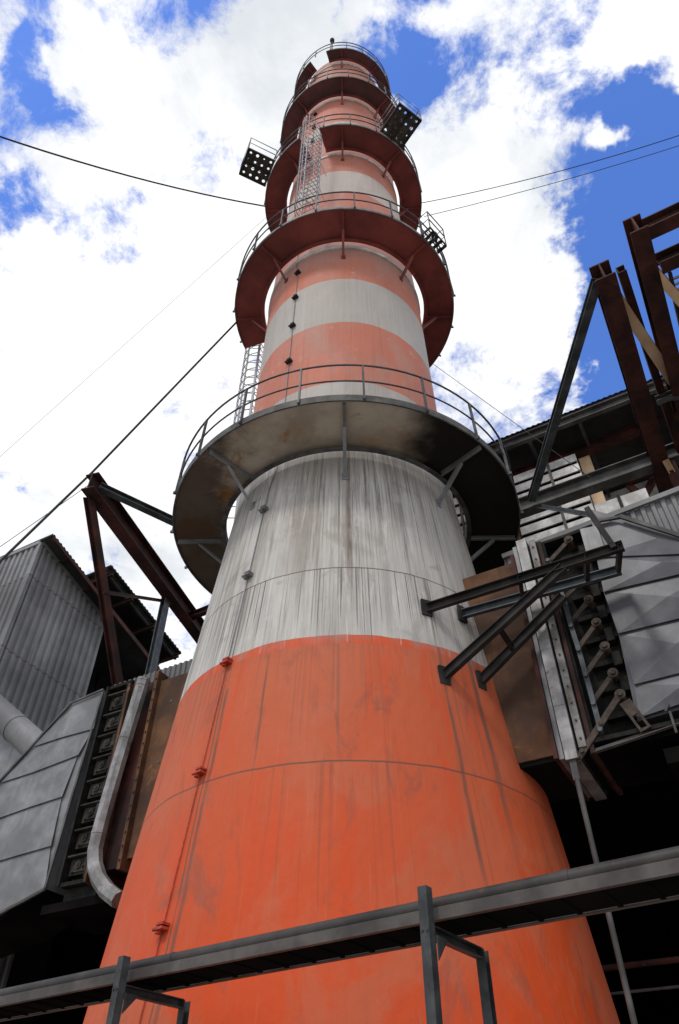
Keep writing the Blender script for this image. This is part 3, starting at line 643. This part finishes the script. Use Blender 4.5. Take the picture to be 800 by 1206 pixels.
# ------------------------------------------------------------------ buildings behind
# dark hall below and behind the ducts, its deep shade put into near-black surfaces
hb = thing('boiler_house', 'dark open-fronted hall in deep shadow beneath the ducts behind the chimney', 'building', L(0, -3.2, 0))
d = MB(); d.lbox(-40, 22, -34, -3.2, 8.6, 9.0); d.obj('roof', M['shade_black'], hb)
d = MB(); d.lbox(-40, 22, -34.4, -34, 0, 8.6); d.lbox(-40.4, -40, -34, -3.2, 0, 8.6); d.lbox(22, 22.4, -34, -3.2, 0, 8.6); d.obj('wall', M['shade_black'], hb)
d = MB(); d.lbox(-40, 22, -34, -3.1, .02, .06); d.obj('floor_slab', M['shade_black'], hb)
for aa in (-14, -8, 8, 14): MB().bar(L(aa, -3.6, .06), L(aa, -3.6, 8.6), .3, .3, N, 'I', .03).obj('column', M['shade_black'], hb)
d = MB(); d.lbox(-40, 22, -3.5, -3.2, 8.0, 8.6); d.obj('eaves_beam', M['shade_black'], hb)
# back of the ducts: shaded structure that closes the gap above the hall
# thin pipes in the dark, lower right
for (x0, y0, x1, y1, b_, r_, lab) in ((716, 1140, 840, 1116, -3.0, .045, 'upper thin dark pipe running through the shadow at lower right'), (724, 1170, 840, 1150, -3.0, .022, 'lower thin pale pipe running through the shadow at lower right')):
    P, Q = onb(x0, y0, b_), onb(x1, y1, b_); Q.z = P.z; d_ = (Q - P).normalized()
    pm = MB(); pm.tube([P - d_ * 1.5, Q + d_ * 4], r_, 8); o = pm.obj('pipe', M['grey_beam' if r_ < .03 else 'rust_beam'], loc=P); tag(o, lab, 'pipe')

# left corrugated building
bc_ = -2.0; C = onb(49, 641, bc_); ac, _, zc_ = abz(C)
cb = thing('corrugated_building', 'grey corrugated metal building at the left edge, its corner towards the yard', 'building', L(ac, bc_, 0))
E_ = ona(122, 743, ac); ae, be, ze = abz(E_)
P0, P1 = L(ac, bc_, zc_), L(ac, be, ze + .35)
d = MB(); d.corr(P0, P1, Z * -(zc_ - 6), Z * -(ze + .35 - 6), .3, .075, U); 
d.corr(L(ac - 14, bc_, zc_ + 0.4), P0, Z * -(zc_ - 5.6), Z * -(zc_ - 6), .3, .06, N); d.obj('wall', M['corr'], cb)
for p_, q_, h_, w_, u_ in ((P0 + U * .06 + Z * .05, P1 + U * .06 + Z * .05, .16, .1, Z), (L(ac - 14, bc_ + .06, zc_ + .45), P0 + N * .06 + Z * .05, .16, .1, Z), (P0 + U * .03 + N * .03, L(ac + .03, bc_ + .03, 6), .14, .14, N)):
    MB().bar(p_, q_, h_, w_, u_).obj('edge_trim', M['corr'], cb)
sl = (P1 - P0).normalized(); d = MB()
d.hexa([P0 + U * .62 + Z * .12 + N * .1, P0 + U * .62 + sl * 9 + Z * .12, P0 - U * 9 + sl * 9 + Z * .2, P0 - U * 9 + Z * .2 + N * .1, P0 + U * .62 + Z * .2 + N * .1, P0 + U * .62 + sl * 9 + Z * .2, P0 - U * 9 + sl * 9 + Z * .3, P0 - U * 9 + Z * .3 + N * .1])
d.corr(P0 + U * .62 + Z * .2 + N * .1, P0 + U * .62 + sl * 9 + Z * .2, U * -9, U * -9, .2, .04, Z); d.obj('roof', M['corr_dark'], cb)
d = MB(); d.bar(P0 + U * .6 + Z * .05, P0 + U * .6 + sl * 9 + Z * .05, .14, .08); d.obj('eaves_purlin', M['rust_beam'], cb)
d = MB()
for k in range(6): d.bar(P0 + sl * (1 + k * 1.5) + Z * .06 + U * .08, P0 + sl * (1 + k * 1.5) + Z * .06 + U * .58, .1, .06)
d.obj('outrigger', M['rust_beam'], cb)
# canopy behind, sloping away, with its purlins
bq = -5.5; K0 = onb(131, 665, bq); ka, kb, kz = abz(K0); K1 = ona(214, 769, ka); K2 = onb(101, 676, bq)
sl = (K1 - K0); wd = U * -4.5; s0 = K0
cn = thing('canopy_roof', 'dark sloping canopy roof with rusty purlins between corrugated building and chimney', 'roof', L(ka, bq, 0))
d = MB(); d.corr(K0, K1, wd, wd, .2, .035, Z); d.hexa([K0 - Z * .06, K1 - Z * .06, K1 + wd - Z * .06, K0 + wd - Z * .06, K0 - Z * .01, K1 - Z * .01, K1 + wd - Z * .01, K0 + wd - Z * .01]); d.obj('roof_sheet', M['corr_dark'], cn)
for k, m_ in ((.06, 'grey_beam'), (.28, 'rust_beam'), (.5, 'rust_beam'), (.75, 'grey_beam')):
    P = K0 + wd * k - Z * .2; MB().bar(P, P + sl, .2, .12, Z, 'C', .02).obj('purlin', M[m_], cn)
for k in (.03, .3, .6, .95):
    P = K0 + sl * k - Z * .38; MB().bar(P + U * .1, P + wd, .16, .12, Z, 'I', .02).obj('rafter', M['rust_beam'], cn)
for k in (.1, .5, .9):
    P = K0 + sl * k + wd * .5 - Z * .4; MB().bar(P, Vector((P.x, P.y, 9.0)), .25, .25, N, 'I', .02).obj('column', M['dark_steel'], cn)
d = MB(); Q = L(ka - 4.4, bq, 0); d.lbox(ka - 7, ka - 1.2, be - 2.6, be - 2.4, 6, ze - .8); d.obj('back_wall', M['shade_black'], cn)  # near-black wall, the dark below the canopy put into its colour
# big round pipe and the sheeted duct under it, left edge
pa, pb = onb(54, 890, -.9), onb(-60, 784, -.5)
pm = MB(); pm.tube([pa, pb], .36, 24); 
for k in (.25, .62): pm.tube([pa.lerp(pb, k), pa.lerp(pb, k) + (pb - pa).normalized() * .06], .375, 24)
tag(pm.obj('pipe', M['corr'], loc=pa), 'large grey round pipe slanting down behind the pale cladding at left', 'pipe')
pd = MB(); pd.prism([onb(*p, -1.0) for p in ((-60, 830), (14, 868), (60, 915), (60, 980), (-60, 1040))], N * -1.2)
tag(pd.obj('sheeted_duct', M['clad'], loc=onb(0, 900, -1.0)), 'pale sheet-clad duct end below the large round pipe at left', 'duct')

# right: corrugated wall behind the damper
cw = MB(); cw.corr(L(3.4, .15, 10.42), L(9.5, .15, 10.78), Z * -1.2, Z * -2.6, .17, .04, N); cw.bar(L(3.4, .22, 10.44), L(9.5, .22, 10.8), .1, .06, Z)
o = cw.obj('corrugated_wall', M['corr'], loc=L(6, .15, 9)); tag(o, 'grey corrugated wall strip behind the damper levers and right cladding', 'wall')
# right: louvred building with projecting canopy
bl = -3.6
lb = thing('louvred_building', 'weathered building with pale louvres, tan column and deep canopy right of the chimney', 'building', L(5, bl, 0))
zr = abz(onb(650, 527, -4))[2]
d = MB(); d.lbox(0.8, 14, -7.2, -3.2, zr + .1, zr + .18); d.corr(L(.8, -3.15, zr + .19), L(14, -3.15, zr + .19), N * -4, N * -4, .15, .02, Z); cr_ = d.obj('canopy', M['corr_dark'], lb)
d = MB(); d.bar(L(.8, -3.25, zr - .05), L(14, -3.25, zr - .05), .3, .14, Z, 'C', .02); d.obj('canopy_edge', M['grey_beam'], cr_)
d = MB(); d.bar(L(.8, -4.3, zr - .25), L(14, -4.3, zr - .25), .3, .18, Z, 'I', .02); d.obj('canopy_beam', M['rust_beam'], cr_)
for k in range(9):
    MB().bar(L(1.2 + k * 1.4, -3.3, zr - .1), L(1.2 + k * 1.4, -7, zr - .1), .16, .09, Z, 'C', .014).obj('canopy_rib', M['grey_beam'], cr_)
d = MB(); d.lbox(1, 4.99, -7.4, -3.95, 9.1, zr - .9); d.lbox(5.0, 14, -7.4, -6.6, 9.1, zr); d.obj('wall', M['louvre'], lb)
for k in range(13):
    zq = 11.7 + k * .38; MB().lbox(1, 5.0, -3.88, -3.84, zq, zq + .27).obj('louvre', M['louvre'], lb, bevel=.008)
d = MB(); d.lbox(1.02, 4.97, -3.94, -3.92, 9.2, zr - .92); d.obj('louvre_shade_backing', M['shade_black'], lb)  # black sheet behind the slats paints the shade in the gaps
d = MB()
for aa in (1.6, 2.9, 4.2): d.lbox(aa, aa + .07, -3.838, -3.80, 11.6, 16.7)
d.obj('louvre_mullion', M['grey_beam'], lb)
d = MB(); d.lbox(5.03, 6.3, -5.2, -3.92, 9.1, 14.6); d.obj('sheet_panel', M['louvre'], lb)
d = MB()
for zq in (11.3, 12.4, 13.5): d.lbox(5.0, 6.32, -3.92, -3.86, zq, zq + .1)
d.lbox(5.6, 5.68, -3.919, -3.83, 9.1, 14.6); d.obj('panel_batten', M['dark_steel'], lb)
ca = abz(onb(727, 590, -3.9))[0]; d = MB(); d.lbox(ca - .24, ca + .24, -4.3, -3.9, 9.1, 13.9); d.obj('tan_column', M['tan'], lb)
cb2 = abz(onb(690, 545, -4.4))[0]; d = MB(); d.lbox(cb2 - .15, cb2 + .15, -4.7, -4.4, 14.7, zr - .1); d.obj('tan_column', M['tan'], lb)
d = MB(); d.lbox(cb2 - 1.1, cb2 - .25, -4.5, -4.4, 14.7, 15.7); d.obj('tan_panel', M['tan'], lb)
d = MB(); d.lbox(7.1, 10.4, -5.6, -5.5, 9, 15.2); d.obj('ochre_panel', M['ochre'], lb)
d = MB(); d.bar(onb(741, 572, -5.2), onb(775, 600, -5.2), .16, .16); d.bar(onb(745, 612, -5.4), onb(772, 560, -5.4), .16, .16); d.bar(onb(738, 566, -5.0), onb(800, 545, -5.0), .18, .16); d.obj('cross_bracing', M['rust_beam'], lb)
for aa in (2.2, 3.4): MB().bar(L(aa, -4.1, 11.5), L(aa, -4.1, 14.2 if aa < 3 else 13.2), .16 if aa < 3 else .05, .16 if aa < 3 else .05, N).obj('post', M['rust_beam' if aa < 3 else 'grey_beam'], lb)

# ------------------------------------------------------------------ foreground pipe rack
bt = 4.62
PS2 = R(35.5); U_, N_ = U, N                         # the rack runs a little askew of the ducts
U = Vector((math.cos(PS2), -math.sin(PS2), 0)); N = Vector((-math.sin(PS2), -math.cos(PS2), 0))
Pt = onb(500, 1080, bt); zt = Pt.z
tw = thing('cable_tray', 'long dark cable tray crossing in front of the chimney base on steel goalposts', 'cable tray', L(0, 4.75, zt))
for bb in (bt, bt - .5):
    MB().bar(L(-9, bb, zt), L(9, bb, zt), .085, .05, Z, 'C' if bb < bt else 'D', .008).obj('side_rail', M['tray'], tw)
d = MB(); d.lbox(-9, 9, bt - .47, bt - .03, zt - .03, zt - .025); tf = d.obj('tray_bottom', M['shade_black'], tw)  # tray floor and rungs near-black: underside shade put into the colour
d = MB(); k = -8.9
while k < 9: d.lbox(k, k + .035, bt - .47, bt - .03, zt - .042, zt - .032); k += .3
d.obj('rungs', M['shade_black'], tf)
pm = MB(); pm.tube([L(-9, bt - .03, zt + .07), L(9, bt - .03, zt + .07)], .055, 20)
for k in (-6.4, -2.6, 1.2, 5.0): pm.tube([L(k, bt - .03, zt + .07), L(k + .05, bt - .03, zt + .07)], .059, 20)
tag(pm.obj('pipe', M['old_pipe'], loc=L(0, bt, zt)), 'grey pipe lying along the front edge of the cable tray before the chimney', 'pipe')
def goalpost(x, y, xb, yb, label):
    P = onb(x, y, bt + .14); a, b_, zp = abz(P)
    Qb = ona(xb, yb, a); bb = abz(Qb)[1]
    zb = zt - .16
    t_ = thing('support_frame', label, 'support frame', L(a, bt - .3, 0), 'goalpost frames carrying the cable tray')
    MB().bar(L(a, bt + .14, 0), L(a, bt + .14, zp), .085, .075, N, 'D', .008).obj('post', M['post'], t_)
    MB().bar(L(a, bt + .085, zb + .03), L(a, bt - .66, zb + .03), .075, .06, Z, 'C', .008).obj('cross_arm', M['post'], t_)
    MB().bar(L(a, bt - .7, 0), L(a, bt - .7, zb + .06), .08, .075, N, 'C', .008).obj('post', M['post'], t_)
    MB().bar(L(a, bt + .08, zb - .95), L(a, bt - .66, zb - 1.05), .05, .05, Z, 'L', .008).obj('brace', M['post'], t_)
    d = MB()
    for q, zz_ in ((bt + .14, zb + .02), (bt + .14, zb - .9)):
        for o in (-.02, .02): d.tube([L(a + o, q + .038, zz_), L(a + o, q + .052, zz_)], .011, 6)
    d.obj('bolt_row', M['old_pipe'], t_)
    d = MB(); d.prism([L(a + .045, bt + .1, zb), L(a + .045, bt - .06, zb), L(a + .045, bt + .1, zb - .16)], U * .008); d.obj('gusset', M['post'], t_)
    d = MB(); d.lbox(a - .12, a + .12, bt + .03, bt + .25, 0.002, .018); d.obj('base_plate', M['post'], t_)
goalpost(500, 1045, 545, 1100, 'steel goalpost frame under the tray in the centre foreground, right of the other one')
goalpost(147, 1127, 210, 1168, 'steel goalpost frame under the tray at lower left')

U, N = U_, N_
# ------------------------------------------------------------------ wires
def wire(name, pts, r, label, sag=0.0, group=None):
    m_ = MB(); out = []
    for p, q in zip(pts, pts[1:]):
        for k in range(12):
            s_ = k / 12; out.append(p.lerp(q, s_) - Z * sag * 4 * s_ * (1 - s_))
    out.append(pts[-1]); m_.tube(out, r, 6); o = m_.obj(name, M['cable'], loc=pts[0]); return tag(o, label, 'cable', group)
def far(x, y, dist): return CAM + ray(x, y).normalized() * dist
wire('cable', [cylp(-88, 3.06, 30.0), far(-60, 140, 26)], .03, 'thick black cable sagging from the third gallery to the upper left', .55)
wire('cable', [cylp(80, 3.0, 29.3), far(860, 139, 30)], .015, 'upper black cable running from the chimney to the top right corner', .5)
wire('cable', [cylp(85, 3.06, 28.7), far(860, 152, 34)], .013, 'lower black cable running from the third gallery to the right sky', .3)
wire('cable', [cylp(-93, 3.42, 21.95), far(109, 556, 19), far(-40, 700, 15)], .03, 'black guy cable from the second gallery down past the left frame')
wire('cable', [cylp(-96, 3.06, 30.0), far(-40, 574, 24)], .006, 'hair-thin wire from the third gallery across the white cloud at left')
wire('cable', [far(112, 566, 22), far(-40, 672, 20)], .009, 'hair-thin wire just above the left corrugated building')
wire('cable', [cylp(120, 3.4, 21.9), far(700, 566, 17)], .009, 'hair-thin wire descending from the second gallery to the right canopy')

# ------------------------------------------------------------------ sky, sun, camera
SUN_AZ, SUN_EL = R(215), R(52)                       # behind the camera, to its left
w = bpy.data.worlds.new('World'); sc.world = w; w.use_nodes = True
nt = w.node_tree; nt.nodes.clear(); t = NT(nt)
out = t.n('ShaderNodeOutputWorld'); dirv = t.n('ShaderNodeTexCoord').outputs['Generated']
sky = t.n('ShaderNodeTexSky', sky_type='NISHITA'); sky.sun_disc = False; sky.sun_elevation = SUN_EL; sky.sun_rotation = SUN_AZ; sky.air_density = 1.0; sky.dust_density = .3; sky.ozone_density = 3.0
hs = t.n('ShaderNodeHueSaturation'); hs.inputs['Saturation'].default_value = 1.22; hs.inputs['Value'].default_value = 1.9; hs.inputs['Hue'].default_value = .515; t.put(hs.inputs['Color'], sky.outputs[0])
bg1 = t.n('ShaderNodeBackground'); t.put(bg1.inputs[0], hs.outputs[0]); bg1.inputs[1].default_value = .15
x, y, z = t.sep(dirv); zc = t.math('MAXIMUM', z, .06)
flat = t.vec(t.math('DIVIDE', x, t.math('ADD', zc, .25)), t.math('DIVIDE', y, t.math('ADD', zc, .25)), 1.7)
big = t.noise(flat, 4.6, 10, .6, .4); fine = t.noise(flat, 11.0, 12, .7, .25)
dens = t.math('ADD', t.math('MULTIPLY', t.math('SUBTRACT', big, .5), 3.0), t.math('MULTIPLY', t.math('SUBTRACT', fine, .5), 3.6))
dens = t.math('ADD', dens, .85)
wn = t.n('ShaderNodeTexNoise'); t.put(wn.inputs['Vector'], flat); wn.inputs['Scale'].default_value = 5.5; wn.inputs['Detail'].default_value = 6; wn.inputs['Roughness'].default_value = .6
wv = t.n('ShaderNodeVectorMath', operation='MULTIPLY_ADD'); t.put(wv.inputs[0], wn.outputs['Color']); wv.inputs[1].default_value = (.34, .34, .34); wv.inputs[2].default_value = (-.17, -.17, -.17)
wa = t.n('ShaderNodeVectorMath', operation='ADD'); t.put(wa.inputs[0], dirv); t.put(wa.inputs[1], wv.outputs[0])
wz_ = t.n('ShaderNodeVectorMath', operation='NORMALIZE'); t.put(wz_.inputs[0], wa.outputs[0]); warped = wz_.outputs[0]
def blob(px, py, rad, k):
    global dens
    d0 = ray(px, py).normalized(); d1 = ray(px + rad, py).normalized(); c1 = math.cos(d0.angle(d1))
    o = t.n('ShaderNodeVectorMath', operation='DOT_PRODUCT'); t.put(o.inputs[0], warped); o.inputs[1].default_value = d0
    dens = t.math('ADD', dens, t.rng(o.outputs['Value'], c1, 1.0, 0, k * .95))
for b_ in ((0, 60, 70, -.65), (15, 12, 60, -.3), (-10, 240, 60, -.65), (630, 110, 110, -.3), (740, 60, 90, -.25), (70, 240, 70, -.42), (120, 250, 45, -.35), (255, 15, 70, -.45), (200, 60, 60, -.25), (265, 210, 60, -.36), (205, 245, 45, -.25),
           (490, 40, 75, -.8), (515, 95, 75, -.6), (590, 20, 75, -.6), (550, 60, 60, -.35), (650, 125, 65, -.5), (625, 220, 80, -.7), (700, 100, 60, -.35), (750, 110, 90, -.85), (800, 180, 120, -1.0), (690, 250, 90, -.8), (760, 280, 140, -1.1), (745, 380, 110, -1.0), (790, 480, 130, -1.0), (715, 485, 70, -.8), (638, 465, 45, -.45), (860, 380, 200, -1.0),
           (630, 60, 80, .2), (740, 15, 70, .35), (690, 165, 55, .3), (560, 200, 110, .4), (600, 320, 150, .5), (670, 420, 80, .45), (690, 500, 45, .4), (150, 130, 140, .4), (100, 400, 200, .4), (250, 420, 200, .5), (420, 25, 50, .3), (300, 120, 100, .25), (60, 560, 150, .4)):
    blob(*b_)
mask = t.rng(dens, -.02, .9)
puff = t.math('ADD', t.math('MULTIPLY', t.noise(flat, 3.1, 8, .6, .3), .7), t.math('MULTIPLY', t.noise(flat, 8.0, 8, .6, .3), .3))
cb_ = t.rng(puff, .36, .56, .80, 1.06)
ccol = t.mix(t.rng(puff, .38, .55), (.90, .945, 1.0), (1.0, 1.0, 1.0))
bg2 = t.n('ShaderNodeBackground'); t.put(bg2.inputs[0], ccol); t.put(bg2.inputs[1], t.math('MULTIPLY', cb_, 1.06))
mx = t.n('ShaderNodeMixShader'); t.put(mx.inputs[0], mask); nt.links.new(bg1.outputs[0], mx.inputs[1]); nt.links.new(bg2.outputs[0], mx.inputs[2]); nt.links.new(mx.outputs[0], out.inputs[0])
w.cycles.sampling_method = 'MANUAL'; w.cycles.sample_map_resolution = 512

sl_ = bpy.data.lights.new('sun', 'SUN'); sl_.energy = 1.5; sl_.angle = R(10); sl_.color = (1, .95, .88)
so = bpy.data.objects.new('sun', sl_); COL.objects.link(so)
sd = Vector((math.sin(SUN_AZ) * math.cos(SUN_EL), math.cos(SUN_AZ) * math.cos(SUN_EL), math.sin(SUN_EL)))
so.rotation_euler = (-sd).to_track_quat('-Z', 'Y').to_euler(); so.location = (-20, -20, 40)

cam = bpy.data.cameras.new('camera'); co_ = bpy.data.objects.new('camera', cam); COL.objects.link(co_)
cam.sensor_fit = 'VERTICAL'; cam.sensor_height = 36; cam.lens = FPX / 1206 * 36; cam.clip_start = .05; cam.clip_end = 3000
co_.location = CAM; co_.rotation_euler = (R(90) + TH, 0, 0); sc.camera = co_
sc.render.engine = 'CYCLES'; sc.cycles.max_bounces = 6; sc.cycles.diffuse_bounces = 4
sc.render.resolution_x, sc.render.resolution_y = 679, 1024
vs = sc.view_settings; vs.view_transform = 'Standard'; vs.look = 'None'; vs.exposure = 0; vs.gamma = 1; vs.use_curve_mapping = False
